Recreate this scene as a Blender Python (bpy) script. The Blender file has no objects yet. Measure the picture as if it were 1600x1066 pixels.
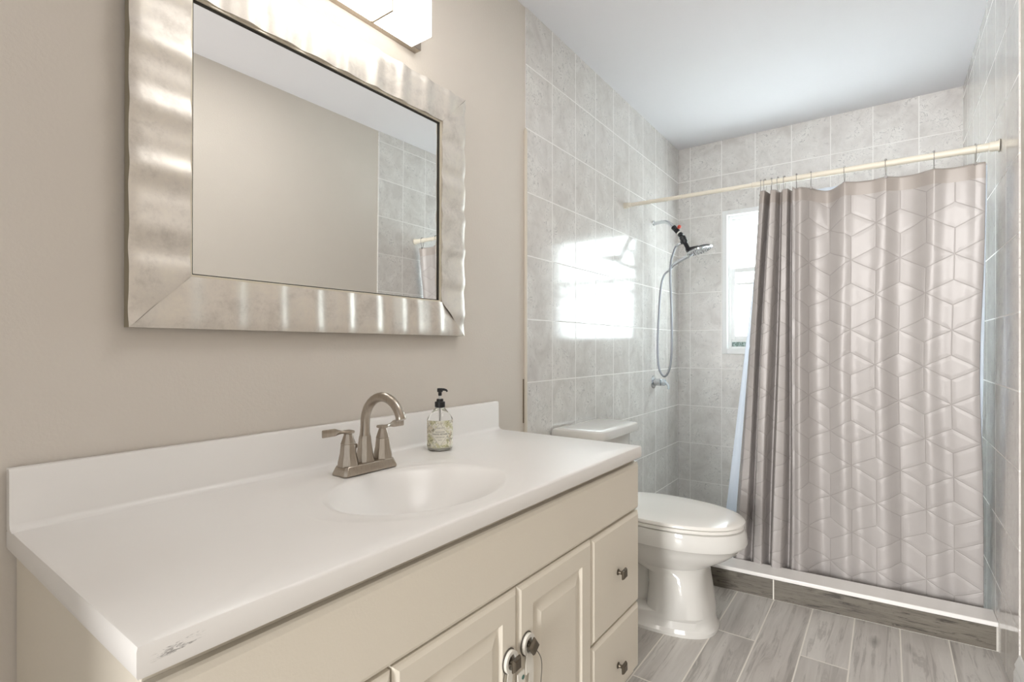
import bpy, bmesh, math, random
from math import sin, cos, pi, radians, sqrt, atan2, exp
from mathutils import Vector, Matrix, Quaternion
SC = bpy.context.scene
COL = SC.collection

# ------------------------------------------------------------------ camera
cam_d = bpy.data.cameras.new('camera'); cam = bpy.data.objects.new('camera', cam_d); COL.objects.link(cam)
cam.location = (1.1696, 0.0, 1.0816)
cam.rotation_euler = (pi/2, 0, 0.6306)
cam_d.sensor_width = 36; cam_d.lens = 803.46/1600*36
cam_d.shift_y = (542.69-533)/1600
cam_d.clip_start = 0.02
SC.camera = cam

# ------------------------------------------------------------------ world, light, exposure
W = bpy.data.worlds.new('world'); SC.world = W; W.use_nodes = True
bg = W.node_tree.nodes['Background']; bg.inputs[0].default_value = (.92, .96, 1, 1); bg.inputs[1].default_value = 0.8
def area(name, loc, rot, sx, sy, power, col):
    d = bpy.data.lights.new(name, 'AREA'); d.shape = 'RECTANGLE'; d.size = sx; d.size_y = sy; d.energy = power; d.color = col
    o = bpy.data.objects.new(name, d); o.location = loc; o.rotation_euler = rot; COL.objects.link(o); return o
# daylight outside the frosted window, shining in (-y)
area('window_daylight', (.68, 3.78, 1.52), (-pi/2, 0, 0), .9, 1.1, 40, (.96, .98, 1))
# added fill light, unseen behind the camera, shining in through the doorway opening
area('rear_fill_light', (.92, -3.0, 1.05), (pi/2, 0, 0), 1.0, 1.9, 185, (1, .995, .99))
# added unseen fill under the ceiling to brighten floor, toilet and curtain
area('ceiling_fill_light', (.84, 1.10, 2.425), (0, 0, 0), .45, .45, 5.2, (1, .985, .965))
SC.view_settings.view_transform = 'Standard'; SC.view_settings.look = 'None'
SC.view_settings.gamma = 1; SC.view_settings.use_curve_mapping = False
SC.view_settings.exposure = 0.33

# ------------------------------------------------------------------ helpers
def lin(r, g, b):
    f = lambda c: (c/255/12.92) if c/255 <= .04045 else ((c/255+.055)/1.055)**2.4
    return (f(r), f(g), f(b), 1)

def wpos(o):
    p = Vector((0, 0, 0))
    while o is not None:
        p += Vector(o.location); o = o.parent
    return p

def obj(name, bm, m, parent=None, smooth=True, bevel=0, seg=3, local=False, angle=35):
    """link one mesh; vertices are given in room coordinates unless local"""
    if not local and parent is not None:
        bmesh.ops.translate(bm, verts=bm.verts, vec=-wpos(parent))
    bmesh.ops.recalc_face_normals(bm, faces=bm.faces)
    me = bpy.data.meshes.new(name); bm.to_mesh(me); bm.free()
    if m is not None:
        for mm in (m if isinstance(m, (list, tuple)) else [m]): me.materials.append(mm)
    o = bpy.data.objects.new(name, me); COL.objects.link(o)
    if parent is not None: o.parent = parent
    if bevel:
        b = o.modifiers.new('bevel', 'BEVEL'); b.width = bevel; b.segments = seg; b.limit_method = 'ANGLE'; b.angle_limit = radians(40)
        b.harden_normals = False
    if smooth:
        me.shade_smooth()
        try: me.set_sharp_from_angle(angle=radians(angle))
        except Exception: pass
    return o

def thing(name, label, cat, loc=(0, 0, 0), group=None, rot=(0, 0, 0)):
    o = bpy.data.objects.new(name, None); COL.objects.link(o); o.location = loc; o.rotation_euler = rot
    o.empty_display_size = .05
    o['label'] = label; o['category'] = cat
    if group: o['group'] = group
    return o
def tag(o, label, cat, group=None):
    o['label'] = label; o['category'] = cat
    if group: o['group'] = group
    return o
def struct(o, label=None, cat=None):
    o['kind'] = 'structure'
    if label: o['label'] = label
    if cat: o['category'] = cat
    return o
def copy_tree(o, parent=None):
    c = o.copy(); COL.objects.link(c); c.parent = parent
    for ch in list(o.children): copy_tree(ch, c)
    return c

def box(bm, x0, x1, y0, y1, z0, z1):
    vs = [bm.verts.new((x, y, z)) for x in (x0, x1) for y in (y0, y1) for z in (z0, z1)]
    for q in ((0,1,3,2), (4,6,7,5), (0,4,5,1), (2,3,7,6), (0,2,6,4), (1,5,7,3)):
        bm.faces.new([vs[i] for i in q])
    return vs
def B(*a):
    bm = bmesh.new(); box(bm, *a); return bm

def loft(bm, rings, cap0=True, cap1=True, closed=True):
    R = [[bm.verts.new(p) for p in r] for r in rings]
    n = len(R[0])
    for a, b in zip(R, R[1:]):
        for i in range(n if closed else n-1):
            bm.faces.new((a[i], a[(i+1) % n], b[(i+1) % n], b[i]))
    if cap0: bm.faces.new(R[0][::-1])
    if cap1: bm.faces.new(R[-1])
    return R

def tube(bm, pts, r, n=16, caps=True):
    """pts list of points; r a number or a list"""
    P = [Vector(p) for p in pts]
    rr = r if isinstance(r, (list, tuple)) else [r]*len(P)
    rings = []; up = None
    for i, p in enumerate(P):
        t = (P[min(i+1, len(P)-1)] - P[max(i-1, 0)]).normalized()
        if up is None:
            up = t.orthogonal().normalized()
        else:
            up = (up - t*up.dot(t)).normalized()
        b = t.cross(up)
        rings.append([p + (up*cos(2*pi*k/n) + b*sin(2*pi*k/n))*rr[i] for k in range(n)])
    loft(bm, rings, caps, caps)

def catmull(pts, k=10):
    P = [Vector(p) for p in pts]; P = [P[0]*2-P[1]] + P + [P[-1]*2-P[-2]]
    out = []
    for i in range(1, len(P)-2):
        for j in range(k):
            t = j/k
            out.append(.5*((2*P[i]) + (-P[i-1]+P[i+1])*t + (2*P[i-1]-5*P[i]+4*P[i+1]-P[i+2])*t*t + (-P[i-1]+3*P[i]-3*P[i+1]+P[i+2])*t**3))
    out.append(P[-2]); return out

def lathe(bm, prof, origin=(0, 0, 0), axis=(0, 0, 1), n=40):
    """prof: list of (radius, height) along the axis"""
    q = Vector((0, 0, 1)).rotation_difference(Vector(axis).normalized()); o = Vector(origin)
    rings = [[o + q @ Vector((max(r, 1e-5)*cos(2*pi*k/n), max(r, 1e-5)*sin(2*pi*k/n), h)) for k in range(n)] for r, h in prof]
    loft(bm, rings)

def superring(cx, cy, ax, ay, z, n=48, e=2.0, fn=None):
    out = []
    for k in range(n):
        a = 2*pi*k/n; c, s = cos(a), sin(a)
        x = ax*abs(c)**(2/e)*(1 if c >= 0 else -1); y = ay*abs(s)**(2/e)*(1 if s >= 0 else -1)
        p = (cx+x, cy+y, z)
        out.append(fn(p) if fn else p)
    return out

# ------------------------------------------------------------------ materials
def new_mat(name):
    m = bpy.data.materials.new(name); m.use_nodes = True
    nt = m.node_tree; return m, nt, nt.nodes['Principled BSDF']
def N(nt, t, **k):
    n = nt.nodes.new(t)
    for a, v in k.items(): setattr(n, a, v)
    return n
def L(nt, a, b): nt.links.new(a, b)
def mth(nt, op, a, b=None, c=None):
    n = N(nt, 'ShaderNodeMath', operation=op)
    for i, v in enumerate((a, b, c)):
        if v is None: continue
        if isinstance(v, (int, float)): n.inputs[i].default_value = v
        else: L(nt, v, n.inputs[i])
    return n.outputs[0]
def mixc(nt, fac, a, b):
    n = N(nt, 'ShaderNodeMix', data_type='RGBA')
    for i, v in ((0, fac), (6, a), (7, b)):
        if isinstance(v, (int, float)): n.inputs[i].default_value = v
        elif isinstance(v, tuple): n.inputs[i].default_value = v
        else: L(nt, v, n.inputs[i])
    return n.outputs[2]
def ramp(nt, fac, stops):
    n = N(nt, 'ShaderNodeValToRGB')
    e = n.color_ramp.elements
    while len(e) < len(stops): e.new(.5)
    for i, (p, c) in enumerate(stops):
        e[i].position = p; e[i].color = c if isinstance(c, tuple) else (c, c, c, 1)
    L(nt, fac, n.inputs[0]); return n.outputs[0]
def noise(nt, vec, scale, detail=3, rough=.55, dist=0):
    n = N(nt, 'ShaderNodeTexNoise'); n.inputs['Scale'].default_value = scale; n.inputs['Detail'].default_value = detail
    n.inputs['Roughness'].default_value = rough; n.inputs['Distortion'].default_value = dist
    if vec is not None: L(nt, vec, n.inputs['Vector'])
    return n.outputs['Fac']
def ocoord(nt): return N(nt, 'ShaderNodeTexCoord').outputs['Object']
def bump(nt, bs, h, strength=.3, dist=.01):
    n = N(nt, 'ShaderNodeBump'); n.inputs['Strength'].default_value = strength; n.inputs['Distance'].default_value = dist
    L(nt, h, n.inputs['Height']); L(nt, n.outputs[0], bs.inputs['Normal'])

def simple(name, col, rough=.5, metal=0, coat=0, var=.06, nscale=6, bmp=0, bscale=60, **kw):
    """principled with a soft procedural mottling"""
    m, nt, bs = new_mat(name)
    oc = ocoord(nt); f = noise(nt, oc, nscale, 4)
    dark = tuple(c*(1-var) for c in col[:3])+(1,); light = tuple(min(1, c*(1+var)) for c in col[:3])+(1,)
    L(nt, mixc(nt, f, dark, light), bs.inputs['Base Color'])
    bs.inputs['Roughness'].default_value = rough; bs.inputs['Metallic'].default_value = metal
    bs.inputs['Coat Weight'].default_value = coat
    for k, v in kw.items(): bs.inputs[k.replace('_', ' ')].default_value = v
    if bmp: bump(nt, bs, noise(nt, oc, bscale, 4), bmp, .002)
    return m

def tile_mat(name, uaxis, u0, du, v0, dv):
    m, nt, bs = new_mat(name); oc = ocoord(nt)
    sp = N(nt, 'ShaderNodeSeparateXYZ'); L(nt, oc, sp.inputs[0])
    U = mth(nt, 'DIVIDE', mth(nt, 'SUBTRACT', sp.outputs[uaxis], u0), du)
    V = mth(nt, 'DIVIDE', mth(nt, 'SUBTRACT', sp.outputs[2], v0), dv)
    fu, fv = mth(nt, 'FLOOR', U), mth(nt, 'FLOOR', V)
    cu = mth(nt, 'ABSOLUTE', mth(nt, 'SUBTRACT', mth(nt, 'SUBTRACT', U, fu), .5))
    cv = mth(nt, 'ABSOLUTE', mth(nt, 'SUBTRACT', mth(nt, 'SUBTRACT', V, fv), .5))
    g = .0022
    gu = mth(nt, 'SMOOTH_MAX', cu, 0, 0)
    # distance from the edge in metres
    eu = mth(nt, 'MULTIPLY', mth(nt, 'SUBTRACT', .5, cu), du); ev = mth(nt, 'MULTIPLY', mth(nt, 'SUBTRACT', .5, cv), dv)
    e = mth(nt, 'MINIMUM', eu, ev)
    mr = N(nt, 'ShaderNodeMapRange'); mr.inputs[1].default_value = g*.7; mr.inputs[2].default_value = g*1.3; L(nt, e, mr.inputs[0])
    tile = mr.outputs[0]
    cid = N(nt, 'ShaderNodeCombineXYZ'); L(nt, fu, cid.inputs[0]); L(nt, fv, cid.inputs[1])
    wn = N(nt, 'ShaderNodeTexWhiteNoise', noise_dimensions='3D'); L(nt, cid.outputs[0], wn.inputs['Vector'])
    off = N(nt, 'ShaderNodeVectorMath', operation='MULTIPLY_ADD'); L(nt, wn.outputs['Color'], off.inputs[0]); off.inputs[1].default_value = (9, 9, 9); L(nt, oc, off.inputs[2])
    n1 = noise(nt, off.outputs[0], 9, 6, .62, .6); n2 = noise(nt, off.outputs[0], 38, 5, .7, .4)
    n3 = noise(nt, off.outputs[0], 17, 3, .5, 2.2)
    c1 = ramp(nt, n1, [(.33, lin(205, 200, 195)), (.52, lin(219, 215, 210)), (.7, lin(229, 226, 221))])
    spots = ramp(nt, n2, [(.30, 1.0), (.42, 0.0)])
    c2 = mixc(nt, mth(nt, 'MULTIPLY', spots, .6), c1, lin(176, 172, 169))
    vein = ramp(nt, mth(nt, 'ABSOLUTE', mth(nt, 'SUBTRACT', n3, .5)), [(.004, 1.0), (.012, 0.0)])
    vm = mth(nt, 'MULTIPLY', vein, ramp(nt, n1, [(.48, 0.0), (.56, .8)]))
    c3 = mixc(nt, vm, c2, lin(160, 156, 154))
    L(nt, mixc(nt, tile, lin(234, 231, 227), c3), bs.inputs['Base Color'])
    rg = N(nt, 'ShaderNodeMapRange'); rg.inputs[3].default_value = .55; rg.inputs[4].default_value = .12; L(nt, tile, rg.inputs[0])
    L(nt, rg.outputs[0], bs.inputs['Roughness'])
    bs.inputs['IOR'].default_value = 1.55
    h = mth(nt, 'ADD', mth(nt, 'MULTIPLY', tile, .6), mth(nt, 'MULTIPLY', n1, .35))
    bump(nt, bs, h, .22, .0025)
    return m

def wood_tile(name, lenaxis, w0, dw, joint, dl, dark=0.0, hz=False):
    """wood-look porcelain planks, long side on lenaxis; hz: planks stand on a riser (width runs on z)"""
    m, nt, bs = new_mat(name); oc = ocoord(nt)
    sp = N(nt, 'ShaderNodeSeparateXYZ'); L(nt, oc, sp.inputs[0])
    wax = 2 if hz else (1-lenaxis)
    U = mth(nt, 'DIVIDE', mth(nt, 'SUBTRACT', sp.outputs[wax], w0), dw); fu = mth(nt, 'FLOOR', U)
    V = mth(nt, 'ADD', mth(nt, 'DIVIDE', mth(nt, 'SUBTRACT', sp.outputs[lenaxis], joint), dl), mth(nt, 'MULTIPLY', mth(nt, 'ADD', fu, 1), .5)); fv = mth(nt, 'FLOOR', V)
    eu = mth(nt, 'MULTIPLY', mth(nt, 'SUBTRACT', .5, mth(nt, 'ABSOLUTE', mth(nt, 'SUBTRACT', mth(nt, 'SUBTRACT', U, fu), .5))), dw)
    ev = mth(nt, 'MULTIPLY', mth(nt, 'SUBTRACT', .5, mth(nt, 'ABSOLUTE', mth(nt, 'SUBTRACT', mth(nt, 'SUBTRACT', V, fv), .5))), dl)
    e = mth(nt, 'MINIMUM', eu, ev) if not hz else ev
    mr = N(nt, 'ShaderNodeMapRange'); mr.inputs[1].default_value = .0018; mr.inputs[2].default_value = .0030; L(nt, e, mr.inputs[0]); tile = mr.outputs[0]
    cid = N(nt, 'ShaderNodeCombineXYZ'); L(nt, fu, cid.inputs[0]); L(nt, fv, cid.inputs[1])
    wn = N(nt, 'ShaderNodeTexWhiteNoise', noise_dimensions='3D'); L(nt, cid.outputs[0], wn.inputs['Vector'])
    off = N(nt, 'ShaderNodeVectorMath', operation='MULTIPLY_ADD'); L(nt, wn.outputs['Color'], off.inputs[0]); off.inputs[1].default_value = (7, 7, 7); L(nt, oc, off.inputs[2])
    mp = N(nt, 'ShaderNodeMapping'); L(nt, off.outputs[0], mp.inputs[0])
    s = [14, 14, 14]; s[lenaxis] = .8
    if hz: s = [2.2, 9, 42]
    mp.inputs['Scale'].default_value = s
    big = noise(nt, mp.outputs[0], .8, 3, .5, .8)
    wv = N(nt, 'ShaderNodeVectorMath', operation='MULTIPLY_ADD')
    cb = N(nt, 'ShaderNodeCombineXYZ'); L(nt, big, cb.inputs[wax]); L(nt, cb.outputs[0], wv.inputs[0]); wv.inputs[1].default_value = (2.2, 2.2, 2.2); L(nt, mp.outputs[0], wv.inputs[2])
    n1 = noise(nt, wv.outputs[0], 1.0, 6, .62, .35); n2 = noise(nt, wv.outputs[0], 4.5, 5, .7, .25)
    k = 1-dark
    c = lambda r, g, b: lin(r*k, g*(k-dark*.04), b*(k-dark*.12))
    col = ramp(nt, n1, [(.3, c(168, 163, 157)), (.45, c(193, 188, 182)), (.62, c(212, 208, 202)), (.8, c(196, 192, 186))])
    streak = ramp(nt, n2, [(.38, .95), (.47, 0.0)])
    col = mixc(nt, mth(nt, 'MULTIPLY', streak, .8 if hz else .38), col, (c(78, 70, 60) if hz else c(108, 101, 94)))
    # knots
    mpk = N(nt, 'ShaderNodeMapping'); L(nt, off.outputs[0], mpk.inputs[0]); sk = [7.5, 7.5, 7.5]; sk[lenaxis] = 3.2; mpk.inputs['Scale'].default_value = sk
    vo = N(nt, 'ShaderNodeTexVoronoi'); vo.inputs['Scale'].default_value = .9; L(nt, mpk.outputs[0], vo.inputs['Vector'])
    kn = ramp(nt, mth(nt, 'ADD', vo.outputs['Distance'], mth(nt, 'MULTIPLY', mth(nt, 'SUBTRACT', n2, .5), .22)), [(.04, 1.0), (.17, 0.0)])
    col = mixc(nt, mth(nt, 'MULTIPLY', kn, .55), col, c(82, 76, 70))
    vb = mth(nt, 'MULTIPLY_ADD', wn.outputs['Value'], .16, .92)
    vm = N(nt, 'ShaderNodeVectorMath', operation='SCALE'); L(nt, col, vm.inputs[0]); L(nt, vb, vm.inputs['Scale'])
    L(nt, mixc(nt, tile, lin(238, 233, 224), vm.outputs[0]), bs.inputs['Base Color'])
    bs.inputs['Roughness'].default_value = .38
    bump(nt, bs, mth(nt, 'ADD', mth(nt, 'MULTIPLY', tile, .6), mth(nt, 'MULTIPLY', n2, .15)), .3, .003)
    return m

M_wall = simple('beige_paint', lin(213, 205, 195), .75, var=.02, bmp=.25, bscale=140)
M_ceil = simple('white_ceiling_paint', lin(228, 226, 228), .9, var=.01, bmp=.1, bscale=90)
M_tileL = tile_mat('grey_marbled_tile_left', 1, 1.892, .2036, 2.2127, .2545)
M_tileB = tile_mat('grey_marbled_tile_back', 0, .0856, .2036, 2.2127, .2545)
M_tileR = tile_mat('grey_marbled_tile_right', 1, 2.552, .2036, 1.4254, .2384)
M_floor = wood_tile('wood_look_floor_tile', 1, .490, .1437, 2.055, .90)
M_riser = wood_tile('wood_look_riser_tile', 0, -.002, .2, 1.266, .98, dark=.44, hz=True)
M_grout = simple('pale_grout', lin(214, 209, 201), .8)
M_curbtop = simple('white_stone', lin(242, 239, 235), .22, var=.03, nscale=30)
M_cab = simple('cream_lacquer', lin(228, 220, 205), .42, var=.02, bmp=.12, bscale=220)
M_cabin = simple('cabinet_shadow_gap', lin(60, 54, 48), .8)
M_white_trim = simple('white_gloss_trim', lin(232, 232, 230), .35, var=.01)
M_porc = simple('white_porcelain', lin(227, 225, 220), .07, var=.01, coat=.4)
M_seat = simple('white_seat_plastic', lin(238, 235, 229), .16, var=.01)
M_chrome = simple('chrome', (.62, .64, .66, 1), .10, metal=1, var=.03)
M_hose = simple('braided_steel_hose', (.30, .31, .33, 1), .35, metal=1, var=.1, nscale=300)
M_black = simple('black_plastic', (.012, .012, .014, 1), .3, var=.1)
M_red = simple('orange_red_plastic', lin(190, 70, 50), .4)
M_knob = simple('aged_pewter', lin(112, 104, 92), .35, metal=.9, var=.2, nscale=60)
M_rod = simple('ivory_plastic_rod', lin(226, 219, 203), .35, var=.02)
M_trimbead = simple('ivory_tile_edge', lin(216, 207, 192), .4, var=.05)
M_ring = simple('steel_ring_wire', (.50, .49, .48, 1), .2, metal=1)
M_shade_back = None

def brushed():
    m, nt, bs = new_mat('brushed_nickel'); oc = ocoord(nt)
    mp = N(nt, 'ShaderNodeMapping'); L(nt, oc, mp.inputs[0]); mp.inputs['Scale'].default_value = (300, 300, 20)
    f = noise(nt, mp.outputs[0], 1, 3)
    L(nt, mixc(nt, f, lin(160, 150, 138), lin(190, 181, 169)), bs.inputs['Base Color'])
    bs.inputs['Metallic'].default_value = 1; bs.inputs['Roughness'].default_value = .30
    bump(nt, bs, f, .05, .001); return m
M_nickel = brushed()

def silver_leaf():
    m, nt, bs = new_mat('silver_leaf'); oc = ocoord(nt)
    a = noise(nt, oc, 14, 6, .65, .5); b = noise(nt, oc, 130, 4, .7)
    f = mth(nt, 'ADD', mth(nt, 'MULTIPLY', a, .75), mth(nt, 'MULTIPLY', b, .25))
    L(nt, ramp(nt, f, [(.3, lin(196, 190, 182)), (.5, lin(220, 214, 206)), (.72, lin(230, 224, 212))]), bs.inputs['Base Color'])
    bs.inputs['Metallic'].default_value = .70
    L(nt, ramp(nt, f, [(.3, .50), (.7, .38)]), bs.inputs['Roughness'])
    bump(nt, bs, b, .06, .001); return m
M_leaf = silver_leaf()
M_leaf_side = simple('frame_side_paint', lin(150, 142, 122), .5, var=.08)
M_lip = simple('champagne_lip', lin(214, 206, 188), .35, metal=.3)
M_mirror = simple('mirror_silver', (.90, .91, .90, 1), .0, metal=1, var=0)

def marble_counter():
    m, nt, bs = new_mat('white_cultured_marble'); oc = ocoord(nt)
    sp = N(nt, 'ShaderNodeSeparateXYZ'); L(nt, oc, sp.inputs[0])
    n1 = noise(nt, oc, 5, 4)
    base = mixc(nt, n1, lin(233, 230, 226), lin(238, 235, 231))
    # scuffed streak on the front edge near the left corner
    mp = N(nt, 'ShaderNodeMapping'); L(nt, oc, mp.inputs[0]); mp.inputs['Scale'].default_value = (1, 75, 330)
    mp.inputs['Rotation'].default_value = (.35, 0, 0)
    s = noise(nt, mp.outputs[0], 1, 4, .7, .8)
    def band(o, c, w):
        return mth(nt, 'LESS_THAN', mth(nt, 'ABSOLUTE', mth(nt, 'SUBTRACT', o, c)), w)
    msk = mth(nt, 'MULTIPLY', ramp(nt, mth(nt, 'ABSOLUTE', mth(nt, 'SUBTRACT', sp.outputs[1], .230-.84)), [(.012, 1.0), (.026, 0.0)]), band(mth(nt, 'ADD', sp.outputs[2], mth(nt, 'MULTIPLY', sp.outputs[1], -.12)), .0923, .0045))
    msk = mth(nt, 'MULTIPLY', msk, mth(nt, 'GREATER_THAN', sp.outputs[0], .284))
    msk = mth(nt, 'MULTIPLY', msk, ramp(nt, s, [(.49, 0.0), (.60, .7)]))
    L(nt, mixc(nt, msk, base, lin(96, 92, 90)), bs.inputs['Base Color'])
    bs.inputs['Roughness'].default_value = .30
    return m
M_counter = marble_counter()

def emis(name, col, st):
    m, nt, bs = new_mat(name)
    bs.inputs['Base Color'].default_value = (.9, .9, .9, 1); bs.inputs['Emission Color'].default_value = col; bs.inputs['Emission Strength'].default_value = st
    return m
M_shade = emis('lit_opal_glass', (1, .965, .91, 1), 3.8)

def frosted():
    m, nt, bs = new_mat('frosted_window_glass'); oc = ocoord(nt)
    tr = N(nt, 'ShaderNodeBsdfTranslucent'); gl = N(nt, 'ShaderNodeBsdfGlossy'); gl.inputs['Roughness'].default_value = .15
    f = noise(nt, oc, 5, 3); g = noise(nt, oc, 150, 3)
    L(nt, mixc(nt, f, lin(236, 244, 241), lin(242, 246, 250)), tr.inputs[0])
    mx = N(nt, 'ShaderNodeMixShader'); mx.inputs[0].default_value = .06
    L(nt, tr.outputs[0], mx.inputs[1]); L(nt, gl.outputs[0], mx.inputs[2])
    bp = N(nt, 'ShaderNodeBump'); bp.inputs['Strength'].default_value = .15; bp.inputs['Distance'].default_value = .002; L(nt, g, bp.inputs['Height']); L(nt, bp.outputs[0], gl.inputs['Normal'])
    L(nt, mx.outputs[0], nt.nodes['Material Output'].inputs[0])
    return m
M_frost = frosted()

def patterned_glass():
    m, nt, bs = new_mat('pebbled_glass'); oc = ocoord(nt)
    vo = N(nt, 'ShaderNodeTexVoronoi'); vo.inputs['Scale'].default_value = 130; L(nt, oc, vo.inputs['Vector'])
    L(nt, ramp(nt, vo.outputs['Color'], [(.2, lin(90, 112, 104)), (.5, lin(130, 150, 144)), (.85, lin(178, 196, 192))]), bs.inputs['Base Color'])
    bs.inputs['Roughness'].default_value = .2; return m
M_pebble = patterned_glass()

def curtain_mat(u0, v0):
    m, nt, bs = new_mat('taupe_satin_geometric')
    uv = N(nt, 'ShaderNodeUVMap'); sp = N(nt, 'ShaderNodeSeparateXYZ'); L(nt, uv.outputs[0], sp.inputs[0])
    s = .096; W2 = sqrt(3)*s; H2 = 3*s
    def cell(ox, oy):
        x = mth(nt, 'SUBTRACT', sp.outputs[0], ox); y = mth(nt, 'SUBTRACT', sp.outputs[1], oy)
        x = mth(nt, 'SUBTRACT', x, mth(nt, 'MULTIPLY', mth(nt, 'ROUND', mth(nt, 'DIVIDE', x, W2)), W2))
        y = mth(nt, 'SUBTRACT', y, mth(nt, 'MULTIPLY', mth(nt, 'ROUND', mth(nt, 'DIVIDE', y, H2)), H2))
        return x, y, mth(nt, 'ADD', mth(nt, 'MULTIPLY', x, x), mth(nt, 'MULTIPLY', y, y))
    x1, y1, d1 = cell(u0, v0); x2, y2, d2 = cell(u0+W2/2, v0+H2/2)
    w = mth(nt, 'LESS_THAN', d1, d2)
    def sel(a, b): return mth(nt, 'ADD', mth(nt, 'MULTIPLY', a, w), mth(nt, 'MULTIPLY', b, mth(nt, 'SUBTRACT', 1, w)))
    x, y = sel(x1, x2), sel(y1, y2)
    da = mth(nt, 'ABSOLUTE', x)
    db = mth(nt, 'ABSOLUTE', mth(nt, 'SUBTRACT', mth(nt, 'MULTIPLY', x, .5), mth(nt, 'MULTIPLY', y, .8660)))
    dc = mth(nt, 'ABSOLUTE', mth(nt, 'ADD', mth(nt, 'MULTIPLY', x, .5), mth(nt, 'MULTIPLY', y, .8660)))
    d = mth(nt, 'MINIMUM', da, mth(nt, 'MINIMUM', db, dc))
    line = N(nt, 'ShaderNodeMapRange'); line.interpolation_type = 'SMOOTHSTEP'
    for i, v in ((1, .0005), (2, .0024), (3, 1), (4, 0)): line.inputs[i].default_value = v
    L(nt, d, line.inputs[0])
    hem = mth(nt, 'GREATER_THAN', sp.outputs[1], 1.715)
    ln = mth(nt, 'MULTIPLY', line.outputs[0], mth(nt, 'SUBTRACT', 1, hem))
    oc = ocoord(nt); fine = noise(nt, oc, 420, 2); soft = noise(nt, oc, 5, 3)
    base = mixc(nt, soft, lin(168, 162, 159), lin(181, 176, 173))
    base = mixc(nt, mth(nt, 'MULTIPLY', ln, .30), base, lin(112, 104, 98))
    L(nt, mixc(nt, mth(nt, 'MULTIPLY', hem, .55), base, lin(158, 147, 137)), bs.inputs['Base Color'])
    bs.inputs['Roughness'].default_value = .47; bs.inputs['Metallic'].default_value = .15
    bs.inputs['Specular IOR Level'].default_value = .6
    puff = N(nt, 'ShaderNodeMapRange'); puff.interpolation_type = 'SMOOTHSTEP'; L(nt, d, puff.inputs[0])
    for i, v in ((1, 0), (2, .016), (3, -.8), (4, 0)): puff.inputs[i].default_value = v
    hh = mth(nt, 'MULTIPLY', mth(nt, 'ADD', puff.outputs[0], mth(nt, 'MULTIPLY', line.outputs[0], -.8)), mth(nt, 'SUBTRACT', 1, hem))
    h = mth(nt, 'ADD', hh, mth(nt, 'MULTIPLY', fine, .04))
    bump(nt, bs, h, .30, .0035)
    return m
def liner_mat():
    m, nt, bs = new_mat('white_liner_film'); oc = ocoord(nt)
    L(nt, mixc(nt, noise(nt, oc, 4), lin(232, 238, 246), lin(242, 246, 250)), bs.inputs['Base Color'])
    bs.inputs['Roughness'].default_value = .35
    tr = N(nt, 'ShaderNodeBsdfTranslucent'); tr.inputs[0].default_value = lin(236, 242, 250)
    mx = N(nt, 'ShaderNodeMixShader'); mx.inputs[0].default_value = .45
    L(nt, bs.outputs[0], mx.inputs[1]); L(nt, tr.outputs[0], mx.inputs[2]); L(nt, mx.outputs[0], nt.nodes['Material Output'].inputs[0])
    return m
M_liner = liner_mat()

# ------------------------------------------------------------------ room shell
XR, YB, ZC, YF = 1.492, 3.542, 2.44, -.80
TE = 1.690                                           # where the tile starts on the left wall
TR = 2.141                                           # and on the right wall
wl = obj('wall_left', B(-.12, 0, YF-.1, TE, 0, ZC), M_wall, smooth=False)
struct(wl)
tl = obj('tile_cladding', B(-.12, .004, TE, YB, 0, ZC), M_tileL, wl, smooth=False)
wr = obj('wall_right', B(XR, XR+.12, YF-.1, TR, 0, ZC), M_wall, smooth=False); struct(wr)
obj('tile_cladding', B(XR-.004, XR+.12, TR, YB, 0, ZC), M_tileR, wr, smooth=False)
# back wall with the window opening
WX0, WX1, WZ0, WZ1 = .295, 1.060, 1.038, 1.971
bm = bmesh.new()
for a in ((-.12, WX0, 0, ZC), (WX1, XR+.12, 0, ZC), (WX0, WX1, 0, WZ0), (WX0, WX1, WZ1, ZC)):
    box(bm, a[0], a[1], YB, YB+.14, a[2], a[3])
struct(obj('wall_back', bm, M_tileB, smooth=False))
# front wall behind the camera; unseen doorway, opening shaped to steer the fill light
bm = bmesh.new()
for a in ((-.12, .70, 0, ZC), (1.47, XR+.12, 0, ZC), (.70, 1.47, 2.06, ZC)):
    box(bm, a[0], a[1], YF-.1, YF, a[2], a[3])
struct(obj('wall_front', bm, M_wall, smooth=False))
struct(obj('ceiling', B(-.12, XR+.12, YF-.1, YB+.14, ZC, ZC+.1), M_ceil, smooth=False))
struct(obj('floor', B(-.12, XR+.12, YF-.1, 2.60, -.1, 0), M_floor, smooth=False))
struct(obj('shower_floor', B(-.12, XR+.12, 2.60, YB+.14, -.1, .015), M_curbtop, smooth=False))
# ivory bead that finishes the tile edge on the left wall
bm = bmesh.new()
tube(bm, [(.004, TE-.002, .0), (.004, TE-.002, 1.94), (.003, TE+.001, 1.955)], [.0075, .0075, .004], 12)
tr1 = struct(obj('trim_1', bm, M_trimbead))
obj('brown_caulk_strip', B(.0002, .0022, TE-.0155, TE-.0095, .78, .955), simple('brown_caulk_strip', lin(120, 106, 88), .8, var=.3, nscale=40), tr1, smooth=False)
# darker brown strip beside the bead low down
# painted timber casing / baseboard on the right
bm = bmesh.new()
prof = [(XR, 0), (XR-.016, 0), (XR-.016, .105), (XR-.012, .118), (XR-.014, .128), (XR-.008, .145), (XR-.003, .158), (XR, .16)]
rings = [[(x, y, z) for x, z in prof] for y in (YF, TR-.001)]
loft(bm, rings)
struct(obj('baseboard_right', bm, M_white_trim, smooth=False))
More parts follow.
